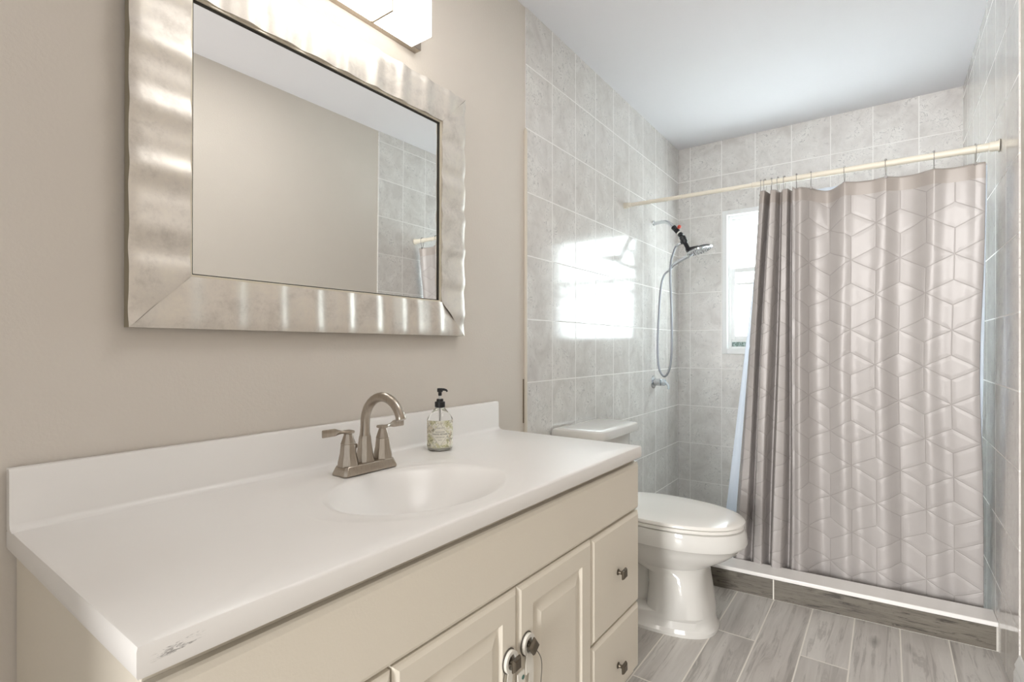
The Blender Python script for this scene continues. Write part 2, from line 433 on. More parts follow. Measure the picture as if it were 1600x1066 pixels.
# curb between room and shower: slightly out of square
def cy(x): return 2.376+.0755*x
cb = bmesh.new()
def skewbox(bm, x0, x1, f0, f1, z0, z1):
    vs = []
    for x in (x0, x1):
        for f in (f0, f1):
            for z in (z0, z1): vs.append(bm.verts.new((x, cy(x)+f, z)))
    for q in ((0,1,3,2), (4,6,7,5), (0,4,5,1), (2,3,7,6), (0,2,6,4), (1,5,7,3)): bm.faces.new([vs[i] for i in q])
skewbox(cb, .004, XR-.004, .004, .104, 0, .088)
curb = struct(obj('shower_curb', cb, M_grout, smooth=False))
cb = bmesh.new(); skewbox(cb, .006, XR-.010, 0, .006, .003, .086); obj('riser_tile', cb, M_riser, curb, smooth=False)
cb = bmesh.new(); skewbox(cb, .004, XR-.004, -.003, .112, .088, .105); obj('curb_top', cb, M_curbtop, curb, bevel=.003)

# window
win = obj('window_1', B(WX0, WX1, YB+.125, YB+.139, WZ0, WZ1), M_frost, smooth=False)
# frame of the opening
def frame_bm(x0, x1, z0, z1, w, y0, y1, wb=None, wt=None):
    bm = bmesh.new(); wb = wb or w; wt = wt or w
    box(bm, x0, x0+w, y0, y1, z0, z1); box(bm, x1-w, x1, y0, y1, z0, z1)
    box(bm, x0+w, x1-w, y0, y1, z0, z0+wb); box(bm, x0+w, x1-w, y0, y1, z1-wt, z1)
    return bm
bpy.data.objects.remove(win)
win = obj('window_1', frame_bm(WX0, WX1, WZ0, WZ1, .030, YB-.010, YB+.13), M_white_trim, smooth=False, bevel=.002); struct(win)
obj('inner_stop', frame_bm(WX0+.030, WX1-.030, WZ0+.030, WZ1-.030, .018, YB+.035, YB+.10), M_white_trim, win, smooth=False, bevel=.002)
MZ = 1.585
obj('upper_sash', frame_bm(WX0+.046, WX1-.046, MZ, WZ1-.046, .014, YB+.055, YB+.085), M_white_trim, win, smooth=False, bevel=.002)
obj('lower_sash', frame_bm(WX0+.046, WX1-.046, WZ0+.092, MZ+.014, .024, YB+.040, YB+.070, wt=.030), M_white_trim, win, smooth=False, bevel=.003)
obj('outside_band', B(WX0+.068, WX1-.068, YB+.050, YB+.066, 1.488, 1.503), M_white_trim, win, smooth=False)  # bar added for a band outside that shows through the frosted pane
obj('upper_pane', B(WX0+.052, WX1-.052, YB+.070, YB+.074, MZ+.008, WZ1-.054), M_frost, win, smooth=False)
obj('lower_pane', B(WX0+.062, WX1-.062, YB+.055, YB+.059, WZ0+.105, MZ-.008), M_frost, win, smooth=False)
obj('vent_rail', B(WX0+.030, WX1-.030, YB+.045, YB+.075, WZ0+.078, WZ0+.094), M_white_trim, win, smooth=False)
obj('vent_pane', B(WX0+.048, WX0+.150, YB+.052, YB+.056, WZ0+.030, WZ0+.078), M_pebble, win, smooth=False)
obj('vent_mullion', B(WX0+.150, WX1-.048, YB+.045, YB+.075, WZ0+.030, WZ0+.078), M_white_trim, win, smooth=False)

# ------------------------------------------------------------------ vanity cabinet
VY0, VY1 = .204, 1.489
van = thing('vanity_cabinet', 'long cream vanity cabinet with raised-panel doors under the white countertop', 'cabinet', (.27, .845, 0))
XF = .543
bm = bmesh.new()
BX0, BZ0, BZ1, BT = .004, .09, .7490, .016
o_ = [(BX0, VY0), (XF, VY0), (XF, VY1), (BX0, VY1)]; i_ = [(BX0+BT, VY0+BT), (XF-BT, VY0+BT), (XF-BT, VY1-BT), (BX0+BT, VY1-BT)]
loft(bm, [[(x, y, z) for x, y in q] for q, z in ((o_, BZ0), (o_, BZ1), (i_, BZ1), (i_, BZ0+BT))])
box(bm, .004, .48, VY0+.002, VY1-.002, 0, .0895)
obj('body', bm, M_cab, van, smooth=False, bevel=.0015)
# front edge detail left of the false front
def panel(y0, y1, z0, z1, raised=None, t=.018, ch=.010):
    """cabinet front lying on the face frame; raised: inset of the raised centre panel"""
    bm = bmesh.new(); x0, x1 = XF+.0005, XF+t
    def rect(i, x): return [(x, y0+i, z0+i), (x, y1-i, z0+i), (x, y1-i, z1-i), (x, y0+i, z1-i)]
    rings = [rect(0, x0), rect(0, x1-.007), rect(.003, x1-.004), rect(ch, x1)]
    if raised:
        r = raised
        rings += [rect(r, x1), rect(r+.006, x1-.006), rect(r+.010, x1-.007), rect(r+.030, x1-.0015), rect(r+.033, x1-.0005)]
    loft(bm, rings); return bm
ff = obj('false_front', panel(VY0, VY1, .594, .733), M_cab, van, smooth=True, angle=12)

def knob_at(parent, y, z, rot=0, x=XF+.018):
    bm = bmesh.new()
    lathe(bm, [(.0085, 0), (.0085, .002), (.0055, .004), (.0045, .010), (.006, .014), (.008, .016)], (x, y, z), (1, 0, 0), 20)
    R = []
    for xx, h in ((.0145, .0085), (.017, .0135), (.0195, .0140), (.0235, .0115), (.0250, .0090)):
        ring = []
        for k in range(4):
            a = pi/4+k*pi/2+rot
            ring.append((x+xx, y+h*sqrt(2)*.92*cos(a), z+h*sqrt(2)*.92*sin(a)))
        R.append(ring)
    loft(bm, R)
    return obj('knob', bm, M_knob, parent, angle=25)
g = .0025
dr = obj('door', panel(.527+g, .856-g/2, .115, .590, .052), M_cab, van, angle=12); knob_at(dr, .822, .458, .02)
dr = obj('door', panel(.856+g/2, 1.183-g, .115, .590, .052), M_cab, van, angle=12); knob_at(dr, .884, .464, radians(38))
for y0, y1 in ((1.183, VY1), (VY0, .527)):
    for z0, z1 in ((.314, .590), (.115, .310)):
        d = obj('drawer', panel(y0+g/2, y1-(0 if y1 == VY1 else g/2), z0, z1-g), M_cab, van, angle=12)
        zz = .453 if z0 > .3 else .192
        knob_at(d, (y0+y1)/2, zz, radians(4))

# ------------------------------------------------------------------ countertop with integral basin and backsplash
CX0, CX1, CY0, CY1, CT, CBt = .0045, .569, .192, 1.487, .784, .7495
ctop = thing('countertop', 'white cultured marble countertop with integral oval basin, scuffed front left corner', 'countertop', (.28, .84, CBt))
bcx, bcy, bax, bay = .350, .788, .158, .208
def topz(x, y):
    r = sqrt(((x-bcx)/bax)**2+((y-bcy)/bay)**2)
    z = CT
    if r < 1:
        z = CT-.0045-.105*(1-r**2.4)**1.25
    if r >= 1 and r < 1.06: z = CT-.0045*((1.06-r)/.06)**1.5
    # shallow dished ring round the bowl and raised rim at the edges of the deck
    r2 = sqrt(((x-bcx)/(bax+.042))**2+((y-bcy)/(bay+.060))**2)
    if r2 < 1: z -= .0020*min(1, (1-r2)/.10)
    return z
bm = bmesh.new()
# polar patch for the basin blended into a rectangular deck
NA = 160
def rectpt(a):
    c, s = cos(a), sin(a); hx0, hx1, hy0, hy1 = bcx-(CX0+.022), CX1-.005-bcx, bcy-CY0-.005, CY1-.005-bcy
    tx = (hx1/c if c > 1e-9 else (hx0/-c if c < -1e-9 else 1e9)); ty = (hy1/s if s > 1e-9 else (hy0/-s if s < -1e-9 else 1e9))
    t = min(tx, ty); return bcx+c*t, bcy+s*t
angs = [2*pi*k/NA for k in range(NA)]
for X in (CX0+.022, CX1-.005):
    for Y in (CY0+.005, CY1-.005): angs.append(atan2(Y-bcy, X-bcx) % (2*pi))
angs = sorted(angs); n = len(angs)
fr = [.10, .16, .24, .34, .44, .54, .64, .73, .81, .87, .92, .955, .98, .992, 1.0, 1.012, 1.025, 1.04, 1.06, 1.10, 1.15, 1.2, 1.24, 1.26, 1.275, 1.29, 1.31, 1.34]
rings = []
for r in fr:
    ring = []
    for a in angs:
        ex = 1/sqrt((cos(a)/bax)**2+(sin(a)/bay)**2)
        rx, ry = rectpt(a); rmax = sqrt((rx-bcx)**2+(ry-bcy)**2)
        rr = min(ex*r, rmax*.985 if r > 1.05 else 1e9)
        x, y = bcx+rr*cos(a), bcy+rr*sin(a); ring.append((x, y, topz(x, y)))
    rings.append(ring)
for q in (.0, .5, 1.0):
    ring = []
    for a, last in zip(angs, rings[27]):
        rx, ry = rectpt(a); x = last[0]+(rx-last[0])*(q*.999 if q else .02); y = last[1]+(ry-last[1])*(q*.999 if q else .02)
        ring.append((x, y, CT if q == 1 else topz(x, y)))
    rings.append(ring)
def outer(dx, z):
    ring = []
    for a in angs:
        rx, ry = rectpt(a)
        x = max(CX0, min(CX1, bcx+(rx-bcx))); y = ry
        if abs(rx-(CX1-.005)) < 1e-6: x = CX1-.005+dx
        if abs(rx-(CX0+.022)) < 1e-6: x = CX0+.022-(.022 if dx > 0 else 0)
        if abs(ry-(CY0+.005)) < 1e-6: y = CY0+.005-dx
        if abs(ry-(CY1-.005)) < 1e-6: y = CY1-.005+dx
        ring.append((x, y, z))
    return ring
rings += [outer(.0035, CT-.0012), outer(.005, CT-.005), outer(.005, CBt+.004), outer(.003, CBt)]
loft(bm, rings, True, False)
obj('deck', bm, M_counter, ctop, angle=50)
bm = bmesh.new()
R = []
for y in (CY0, CY1):
    R.append([(CX0, y, CT-.002), (.042, y, CT-.0005), (.034, y, CT+.001), (.0285, y, CT+.0035), (.0245, y, CT+.010), (.0235, y, CT+.095), (.021, y, CT+.0995), (CX0, y, CT+.0995)])
loft(bm, R)
obj('backsplash', bm, M_counter, ctop, angle=40)
bm = bmesh.new(); lathe(bm, [(.020, .0), (.020, .003), (.015, .0045), (.014, .002), (.0, .002)], (bcx, bcy, topz(bcx, bcy)+.001)); obj('drain', bm, M_chrome, ctop)

# ------------------------------------------------------------------ faucet
FX, FY = .150, .797
fau = thing('faucet', 'brushed nickel centerset faucet with arched spout and two lever handles on the white countertop', 'faucet', (FX, FY, CT))
def sq(cx, cy_, hx, hy, z, c=.25, n=None):
    """rectangle with cut corners (octagon)"""
    kx, ky = min(hx, hy)*c, min(hx, hy)*c
    return [(cx+hx, cy_-hy+ky, z), (cx+hx, cy_+hy-ky, z), (cx+hx-kx, cy_+hy, z), (cx-hx+kx, cy_+hy, z), (cx-hx, cy_+hy-ky, z), (cx-hx, cy_-hy+ky, z), (cx-hx+kx, cy_-hy, z), (cx+hx-kx, cy_-hy, z)]
bm = bmesh.new()
loft(bm, [sq(FX, FY, .0275, .079, CT+.0005), sq(FX, FY, .0275, .079, CT+.005), sq(FX, FY, .0245, .075, CT+.014), sq(FX, FY, .0225, .071, CT+.021), sq(FX, FY, .020, .069, CT+.0225)])
obj('base', bm, M_nickel, fau, bevel=.001, seg=2, angle=30)
def handle(cyv, sgn):
    bm = bmesh.new(); z = CT+.020
    loft(bm, [sq(FX, cyv, .0220, .0220, z, .55), sq(FX, cyv, .0215, .0215, z+.010, .55), sq(FX, cyv, .0175, .0175, z+.030, .55), sq(FX, cyv, .0155, .0155, z+.050, .55), sq(FX, cyv, .0150, .0150, z+.0515, .55),
              sq(FX, cyv, .0160, .0160, z+.0525, .55), sq(FX, cyv, .0150, .0150, z+.055, .55), sq(FX, cyv, .0095, .0095, z+.072, .55), sq(FX, cyv, .0085, .0085, z+.076, .55)])
    h = obj('handle', bm, M_nickel, fau, bevel=.0008, seg=2, angle=30)
    # flat paddle lever twisting out to the side
    bm = bmesh.new(); R = []
    prof = [(-.011, 0, .0105, .0030, 0), (-.008, 0, .0125, .0040, 0), (.006, 0, .0120, .0040, 0), (.012, .0003, .0095, .0036, 8), (.020, .0010, .0060, .0030, 30), (.027, .0020, .0062, .0026, 62), (.033, .0028, .0080, .0026, 84), (.037, .0030, .0088, .0026, 90), (.0660, .0030, .0090, .0026, 90), (.0680, .0030, .0084, .0022, 90)]
    for d, dz, a, b, tw in prof:
        t = radians(tw); ring = []
        for k in range(12):
            an = 2*pi*k/12; u = a*abs(cos(an))**.5*(1 if cos(an) >= 0 else -1); v = b*abs(sin(an))**.5*(1 if sin(an) >= 0 else -1)
            ring.append((FX+u*cos(t)-v*sin(t), cyv+sgn*d, z+.0795+dz+u*sin(t)+v*cos(t)))
        R.append(ring)
    loft(bm, R)
    obj('lever', bm, M_nickel, h, angle=45)
handle(FY-.051, -1); handle(FY+.051, 1)
bm = bmesh.new()
R = []
for z, h, e in ((.018, .0215, .3), (.030, .0195, .45), (.050, .0168, .5), (.070, .0148, .55), (.082, .0138, .58), (.0835, .0132, .58)):
    R.append(sq(FX-.004, FY, h, h*.92, CT+z, e))
loft(bm, R)
pth = [(FX-.004, FY, CT+.080), (FX-.004, FY, CT+.092), (FX-.003, FY, CT+.108)]
rad = .0650; ccx, ccz = FX-.003+rad, CT+.1155
for k in range(0, 17):
    a = pi-k*radians(158)/16
    pth.append((ccx+rad*cos(a), FY, ccz+rad*sin(a)))
e = Vector(pth[-1]); dirv = Vector((sin(radians(22)), 0, -cos(radians(22)))); pth.append(tuple(e+dirv*.006)); pth.append(tuple(e+dirv*.009))
rr = [.0138, .0118, .0112] + [.0112]*17 + [.0120, .0112]
tube(bm, pth, rr, 24)
obj('spout', bm, M_nickel, fau, angle=32)
bm = bmesh.new(); tube(bm, [(FX-.034, FY-.005, CT+.006), (FX-.034, FY-.005, CT+.052)], .0022, 10); lathe(bm, [(.003, 0), (.005, .002), (.0055, .008), (.004, .011), (.0, .012)], (FX-.034, FY-.005, CT+.050), n=16)
tube(bm, [(FX-.034, FY-.005, CT+.006), (FX-.018, FY-.005, CT+.006)], .0022, 8)
obj('lift_rod', bm, M_nickel, fau)

# ------------------------------------------------------------------ soap bottle
SX, SY = .118, 1.085
soap = thing('soap_bottle', 'clear pump soap bottle with black pump and botanical label beside the faucet', 'soap bottle', (SX, SY, CT))
mg, nt, bs = new_mat('clear_bottle_plastic'); bs.inputs['Transmission Weight'].default_value = 1; bs.inputs['Roughness'].default_value = .03; bs.inputs['IOR'].default_value = 1.25; bs.inputs['Base Color'].default_value = (.97, .97, .96, 1)
bm = bmesh.new()
lathe(bm, [(.0, .002), (.028, .0015), (.034, .003), (.0365, .008), (.0370, .018), (.0370, .088), (.0350, .094), (.0290, .103), (.0205, .113), (.0145, .120), (.0125, .124), (.0125, .131)], (SX, SY, CT), n=56)
obj('bottle', bm, mg, soap, angle=60)
bm = bmesh.new()
lathe(bm, [(.0, .006), (.026, .0055), (.0335, .008), (.0352, .013), (.0352, .074), (.0, .074)], (SX, SY, CT), n=48)
obj('liquid_soap', bm, simple('pale_soap', lin(230, 228, 214), .2, var=.02), soap, angle=50)
bm = bmesh.new()
lathe(bm, [(.0135, .1225), (.0150, .1235), (.0150, .1385), (.0140, .1395), (.0100, .1400), (.0098, .1465), (.0088, .1475), (.0, .1475)], (SX, SY, CT), n=40)
cap = obj('pump_collar', bm, M_black, soap)
bm = bmesh.new()
lathe(bm, [(.0035, .1475), (.0035, .158), (.0, .158)], (SX, SY, CT), n=16)
obj('pump_stem', bm, simple('clear_stem', lin(222, 222, 220), .2), soap)
bm = bmesh.new()
lathe(bm, [(.0045, .1565), (.0052, .158), (.0052, .1665), (.0082, .168), (.0082, .1765), (.0070, .1785), (.0, .179)], (SX, SY, CT), n=24)
nd = Vector((.80, .60, 0)).normalized(); p0 = Vector((SX, SY, CT+.1745))
tube(bm, [p0, p0+nd*.012, p0+nd*.018+Vector((0, 0, -.0018)), p0+nd*.0215+Vector((0, 0, -.0062))], [.0045, .0036, .0032, .0026], 12)
obj('pump_head', bm, M_black, soap)
bm = bmesh.new(); tube(bm, [(SX, SY, CT+.012), (SX, SY, CT+.135)], .0022, 10); obj('dip_tube', bm, simple('dip_tube_plastic', lin(215, 215, 212), .3), soap)
# wrap-round printed label: cream and olive botanical print with a pale diamond
FACE = atan2(0-SY, 1.1696-SX)                       # side of the bottle turned to the room
def label_mat():
    m, nt, bs = new_mat('botanical_label'); uv = N(nt, 'ShaderNodeUVMap'); sp = N(nt, 'ShaderNodeSeparateXYZ'); L(nt, uv.outputs[0], sp.inputs[0])
    u, v = sp.outputs[0], sp.outputs[1]             # metres, 0,0 = middle of the diamond
    n1 = noise(nt, uv.outputs[0], 70, 4, .6, 1.5); n2 = noise(nt, uv.outputs[0], 150, 3, .6, 2.5); n3 = noise(nt, uv.outputs[0], 45, 2, .5, .5)
    c = ramp(nt, n3, [(.40, lin(206, 203, 166)), (.50, lin(236, 234, 222)), (.64, lin(214, 202, 176))])
    c = mixc(nt, ramp(nt, n1, [(.56, 0.0), (.62, .8)]), c, lin(120, 122, 96))
    c = mixc(nt, ramp(nt, n2, [(.60, 0.0), (.64, .95)]), c, lin(56, 58, 54))
    dd = mth(nt, 'ADD', mth(nt, 'DIVIDE', mth(nt, 'ABSOLUTE', u), .0275), mth(nt, 'DIVIDE', mth(nt, 'ABSOLUTE', v), .0350))
    ins = mth(nt, 'LESS_THAN', dd, .96)
    c = mixc(nt, ins, c, lin(236, 233, 220))
    ln = mth(nt, 'LESS_THAN', mth(nt, 'ABSOLUTE', mth(nt, 'SUBTRACT', dd, .90)), .018)
    c = mixc(nt, mth(nt, 'MULTIPLY', ln, .7), c, lin(130, 128, 112))
    L(nt, c, bs.inputs['Base Color']); bs.inputs['Roughness'].default_value = .35; return m
bm = bmesh.new(); uvl = bm.loops.layers.uv.new('UVMap'); RB = .0374; nseg = 60; span = radians(300)
z0, z1 = CT+.012, CT+.088; zm = CT+.049
prev = None
for k in range(nseg+1):
    a = FACE-span/2+span*k/nseg
    pr_ = [bm.verts.new((SX+RB*cos(a), SY+RB*sin(a), z)) for z in (z0, z1)] + [(-RB*(FACE-a))]
    if prev:
        f = bm.faces.new((prev[0], pr_[0], pr_[1], prev[1]))
        for lp, (uu, vv) in zip(f.loops, ((prev[2], z0-zm), (pr_[2], z0-zm), (pr_[2], z1-zm), (prev[2], z1-zm))): lp[uvl].uv = (uu, vv)
    prev = pr_
lab = obj('label', bm, label_mat(), soap)
M_ink = simple('label_ink', lin(70, 68, 60), .6)
def text_bm(body, size, z, sx=1.0):
    cu = bpy.data.curves.new('t', 'FONT'); cu.body = body; cu.size = size; cu.align_x = 'CENTER'; cu.align_y = 'CENTER'; cu.extrude = .00008
    o = bpy.data.objects.new('t', cu); COL.objects.link(o); bpy.context.view_layer.update()
    me = bpy.data.meshes.new_from_object(o.evaluated_get(bpy.context.evaluated_depsgraph_get()))
    bpy.data.objects.remove(o); bm = bmesh.new(); bm.from_mesh(me)
    bmesh.ops.subdivide_edges(bm, edges=[e for e in bm.edges if e.calc_length() > .002], cuts=1)
    for v in bm.verts:
        a = FACE+v.co.x*sx/RB; r = RB+.0002+v.co.z
        v.co = Vector((SX+r*cos(a), SY+r*sin(a), z+v.co.y))
    return bm
for body, s, z in (('SOAP CO', .0042, zm+.0185), ('FRAGRANCE FREE', .0034, zm+.0075), ('WHITE VETIVER', .0062, zm+.0008), ('LIQUID HAND SOAP', .0030, zm-.0075), ('16 FL OZ', .0028, zm-.0155)):
    obj('lettering', text_bm(body, s, z), M_ink, lab, smooth=False)

# ------------------------------------------------------------------ wall mirror
MY0, MY1, MZ0, MZ1 = .352, 1.292, 1.119, 1.905
MW, MH = MY1-MY0, MZ1-MZ0
mir = thing('wall_mirror', 'large rectangular wall mirror in a rippled silver leaf frame above the countertop', 'mirror', (.006, MY0, MZ0), rot=(0, radians(.35), 0))
FW = .106; FT = .026; LAM = .094; AMP = .0036
def rail(length, phase, lam):
    """piece lying along local u from 0..length, mitred 45 deg, v 0 (outer edge) .. FW (inner)"""
    nu, nv = int(length/.0028), 10
    def hgt(u, v):
        w = sin(2*pi*u/lam+phase+.55*sin(u*9+phase)) + .35*sin(2*pi*u/(lam*.53)+phase*2.1)
        q = v/FW
        return FT-.004*(q)**1.5+AMP*w*.75 - .003*max(0, 1-q/.06)
    grid = []
    for j in range(nv+1):
        v = FW*j/nv
        row = []
        for i in range(nu+1):
            u = v+(length-2*v)*i/nu
            row.append((u, v, hgt(u, v)))
        grid.append(row)
    return grid
def rail_obj(length, phase, lam, tf):
    gr = rail(length, phase, lam); bm = bmesh.new()
    rows = [[(p[0], p[1], 0) for p in gr[0]]] + gr + [[(p[0], p[1], .004) for p in gr[-1]]]
    V = [[bm.verts.new(tf(*p)) for p in r] for r in rows]
    for j in range(len(V)-1):
        for i in range(len(V[0])-1):
            f = bm.faces.new((V[j][i], V[j][i+1], V[j+1][i+1], V[j+1][i]))
            if j == 0: f.material_index = 1
    o = obj('frame_rail', bm, [M_leaf, M_leaf_side], mir, local=True, angle=50)
    return o
rail_obj(MW, .4, .090, lambda u, v, h: (h, u, v))                     # bottom
rail_obj(MW, 2.0, .092, lambda u, v, h: (h, MW-u, MH-v))              # top
rail_obj(MH, 1.1, .115, lambda u, v, h: (h, v, MH-u))                 # left
rail_obj(MH, 3.0, .100, lambda u, v, h: (h, MW-v, u))                 # right
def mframe(i0, i1, x0, x1):
    bm = bmesh.new()
    a = [(i0, i0), (MW-i0, i0), (MW-i0, MH-i0), (i0, MH-i0)]; b = [(i1, i1), (MW-i1, i1), (MW-i1, MH-i1), (i1, MH-i1)]
    R = [[(x, y, z) for y, z in q] for x, q in ((x0, a), (x1, a), (x1, b), (x0, b), (x0, a))]
    VV = [[bm.verts.new(p) for p in r] for r in R[:4]]; VV.append(VV[0])
    for r0, r1 in zip(VV, VV[1:]):
        for i in range(4): bm.faces.new((r0[i], r0[(i+1) % 4], r1[(i+1) % 4], r1[i]))
    return bm
obj('inner_lip', mframe(FW-.002, FW+.005, .004, .0165), M_lip, mir, smooth=False, local=True, bevel=.001)
obj('dark_strip', mframe(FW+.003, FW+.0075, .004, .0125), simple('dark_strip_brown', lin(46, 42, 36), .6), mir, smooth=False, local=True)  # narrow dark strip between the lip and the glass
bm = bmesh.new(); box(bm, .004, .0085, FW+.002, MW-FW-.002, FW+.002, MH-FW-.002); obj('mirror_glass', bm, M_mirror, mir, smooth=False, local=True)
bm = bmesh.new(); box(bm, 0, .0035, .01, MW-.01, .01, MH-.01); obj('backing', bm, M_leaf_side, mir, smooth=False, local=True)

# ------------------------------------------------------------------ vanity light
vl = thing('vanity_light', 'lit three-shade vanity light on a brushed nickel bar above the mirror', 'light fixture', (0, .822, 2.03))
bm = bmesh.new(); box(bm, .0005, .027, .550, 1.098, 1.981, 2.081); obj('backplate', bm, M_nickel, vl, smooth=False, bevel=.0015)
for k in range(3):
    y1 = 1.030-k*.1445; y0 = y1-.137
    s = obj('shade', B(.058, .140, y0, y1, 1.949, 2.060), M_shade, vl, bevel=.003)
    if k: bm = bmesh.new(); box(bm, .057, .1405, y1+.0012, y1+.0062, 1.9485, 2.0600); obj('shade_divider', bm, M_nickel, vl, smooth=False)
    bm = bmesh.new(); box(bm, .026, .0575, y0+.03, y1-.03, 1.985, 2.045); obj('shade_holder', bm, M_nickel, vl, smooth=False, bevel=.001)
bm = bmesh.new(); lathe(bm, [(.0035, 0), (.0035, .0015), (.002, .0025), (0, .0025)], (.0272, .965, 1.992), (1, 0, 0), 12); obj('screw', bm, M_knob, vl)

# ------------------------------------------------------------------ toilet
TY = 2.045
toi = thing('toilet', 'white porcelain toilet with closed lid between the vanity and the shower curb', 'toilet', (.36, TY, 0))
def egg(xb, xf, w, z, n=64, e=2.15, sq_=.0):
    """elongated outline: blunt behind, long oval in front"""
    xm = xb+(xf-xb)*.42; out = []
    for k in range(n):
        a = 2*pi*k/n; c, s = cos(a), sin(a)
        ee = e if c > 0 else 2.6
        x = abs(c)**(2/ee)*(1 if c >= 0 else -1); y = abs(s)**(2/ee)*(1 if s >= 0 else -1)
        out.append((xm+x*((xf-xm) if x > 0 else (xm-xb)), TY+y*w, z))
    return out
bm = bmesh.new()
# pedestal and bowl, one lofted shell
loft(bm, [egg(.13, .648, .152, 0, e=2.7), egg(.13, .648, .152, .012, e=2.7), egg(.14, .640, .142, .022, e=2.6), egg(.15, .636, .139, .050, e=2.6), egg(.385, .632, .138, .072, e=3.0), egg(.395, .616, .133, .16, e=3.2), egg(.39, .608, .130, .215, e=3.0),
          egg(.29, .612, .130, .240, e=2.2), egg(.25, .650, .152, .262), egg(.23, .690, .168, .288), egg(.22, .722, .178, .315), egg(.22, .738, .183, .335), egg(.22, .746, .188, .339),
          egg(.22, .752, .190, .352), egg(.22, .746, .188, .385), egg(.22, .741, .186, .399), egg(.225, .732, .180, .402)])
# recessed trapway behind the column and rear deck carrying the tank
loft(bm, [superring(.28, TY, .14, .075, z, e=3) for z in (.04, .30)])
loft(bm, [superring(.165, TY, .145, .100, z, e=4) for z in (.0, .30)] + [superring(.150, TY, .130, .165, z, e=5) for z in (.345, .395)] + [superring(.150, TY, .127, .162, .400, e=5)])
obj('bowl', bm, M_porc, toi, angle=40)
bm = bmesh.new()
loft(bm, [egg(.215, .736, .184, .4035), egg(.212, .740, .187, .406), egg(.212, .740, .187, .414), egg(.215, .737, .184, .417)])
obj('seat', bm, M_seat, toi, angle=40)
bm = bmesh.new()
loft(bm, [egg(.205, .738, .186, .4185), egg(.202, .742, .189, .421), egg(.202, .742, .189, .427), egg(.206, .737, .185, .4325), egg(.24, .71, .165, .4365), egg(.33, .62, .10, .4385)])
obj('lid', bm, M_seat, toi, angle=40)
for s in (-1, 1):
    bm = bmesh.new(); tube(bm, [(.205, TY+s*.075-.02, .420), (.205, TY+s*.075+.02, .420)], .010, 12)
    obj('lid_hinge', bm, M_seat, toi)
TKY = 2.070
bm = bmesh.new()
loft(bm, [superring(.118, TKY, .088, .170, .401, e=5), superring(.120, TKY, .092, .178, .44, e=6), superring(.122, TKY, .098, .190, .697, e=6)])
obj('tank', bm, M_porc, toi, angle=40)
bm = bmesh.new()
def lidring(i, z):
    x0, x1, y0, y1, c = .016+i, .247-i, 1.868+i, 2.285-i, .045
    pts = [(x1, y0+c), (x1, y1-c)]
    for k in range(1, 6): a = k*pi/12; pts.append((x1-c+c*cos(a)*1, y1-c+c*sin(a)))
    pts += [(x1-c, y1), (x0, y1), (x0, y0), (x1-c, y0)]
    for k in range(1, 6): a = pi/2-k*pi/12; pts.append((x1-c+c*cos(a), y0+c-c*sin(a)))
    return [(x, y, z) for x, y in pts]
loft(bm, [lidring(.006, .698), lidring(.001, .701), lidring(0, .708), lidring(0, .726), lidring(.003, .733), lidring(.010, .737), lidring(.03, .7385)])
obj('tank_lid', bm, M_porc, toi, angle=35)
bm = bmesh.new()
lathe(bm, [(.011, 0), (.011, .006), (.007, .010), (.007, .018)], (.165, TKY-.188, .672), (0, -1, 0), 20)
tube(bm, [(.165, TKY-.204, .672), (.130, TKY-.206, .676), (.085, TKY-.206, .684)], [.006, .005, .006], 12)
obj('flush_lever', bm, M_chrome, toi)
bm = bmesh.new(); lathe(bm, [(.013, 0), (.013, .006), (.009, .014), (.0, .016)], (.30, TY-.140, .014), n=20); obj('bolt_cap', bm, M_seat, toi)

# ------------------------------------------------------------------ shower rod
def rod_y(x): return 2.646-.125*x
def rod_z(x): return 1.858-.047*x
rod = thing('shower_rod', 'ivory tension shower rod spanning the tiled walls above the curb', 'curtain rod', (XR/2, rod_y(XR/2), rod_z(XR/2)))
def rp(x, r=0): return Vector((x, rod_y(x), rod_z(x)))
bm = bmesh.new(); tube(bm, [rp(.02), rp(.70)], .0100, 24); obj('inner_tube', bm, M_rod, rod)
bm = bmesh.new(); tube(bm, [rp(.672), rp(1.40)], .0125, 24); obj('outer_tube', bm, M_rod, rod)
bm = bmesh.new(); tube(bm, [rp(.0045), rp(.0075), rp(.0076), rp(.030), rp(.0301), rp(.045), rp(.047)], [.0175, .0175, .0160, .0150, .0125, .0120, .0105], 24); obj('end_cap', bm, M_rod, rod)
bm = bmesh.new(); tube(bm, [rp(XR-.0045), rp(XR-.008), rp(XR-.0082), rp(XR-.032), rp(XR-.033), rp(1.39)], [.0215, .0215, .0180, .0165, .0150, .0138], 24); obj('end_cap', bm, M_rod, rod)
bm = bmesh.new(); tube(bm, [rp(.668), rp(.672)], .0135, 24); obj('collar', bm, M_trimbead, rod)

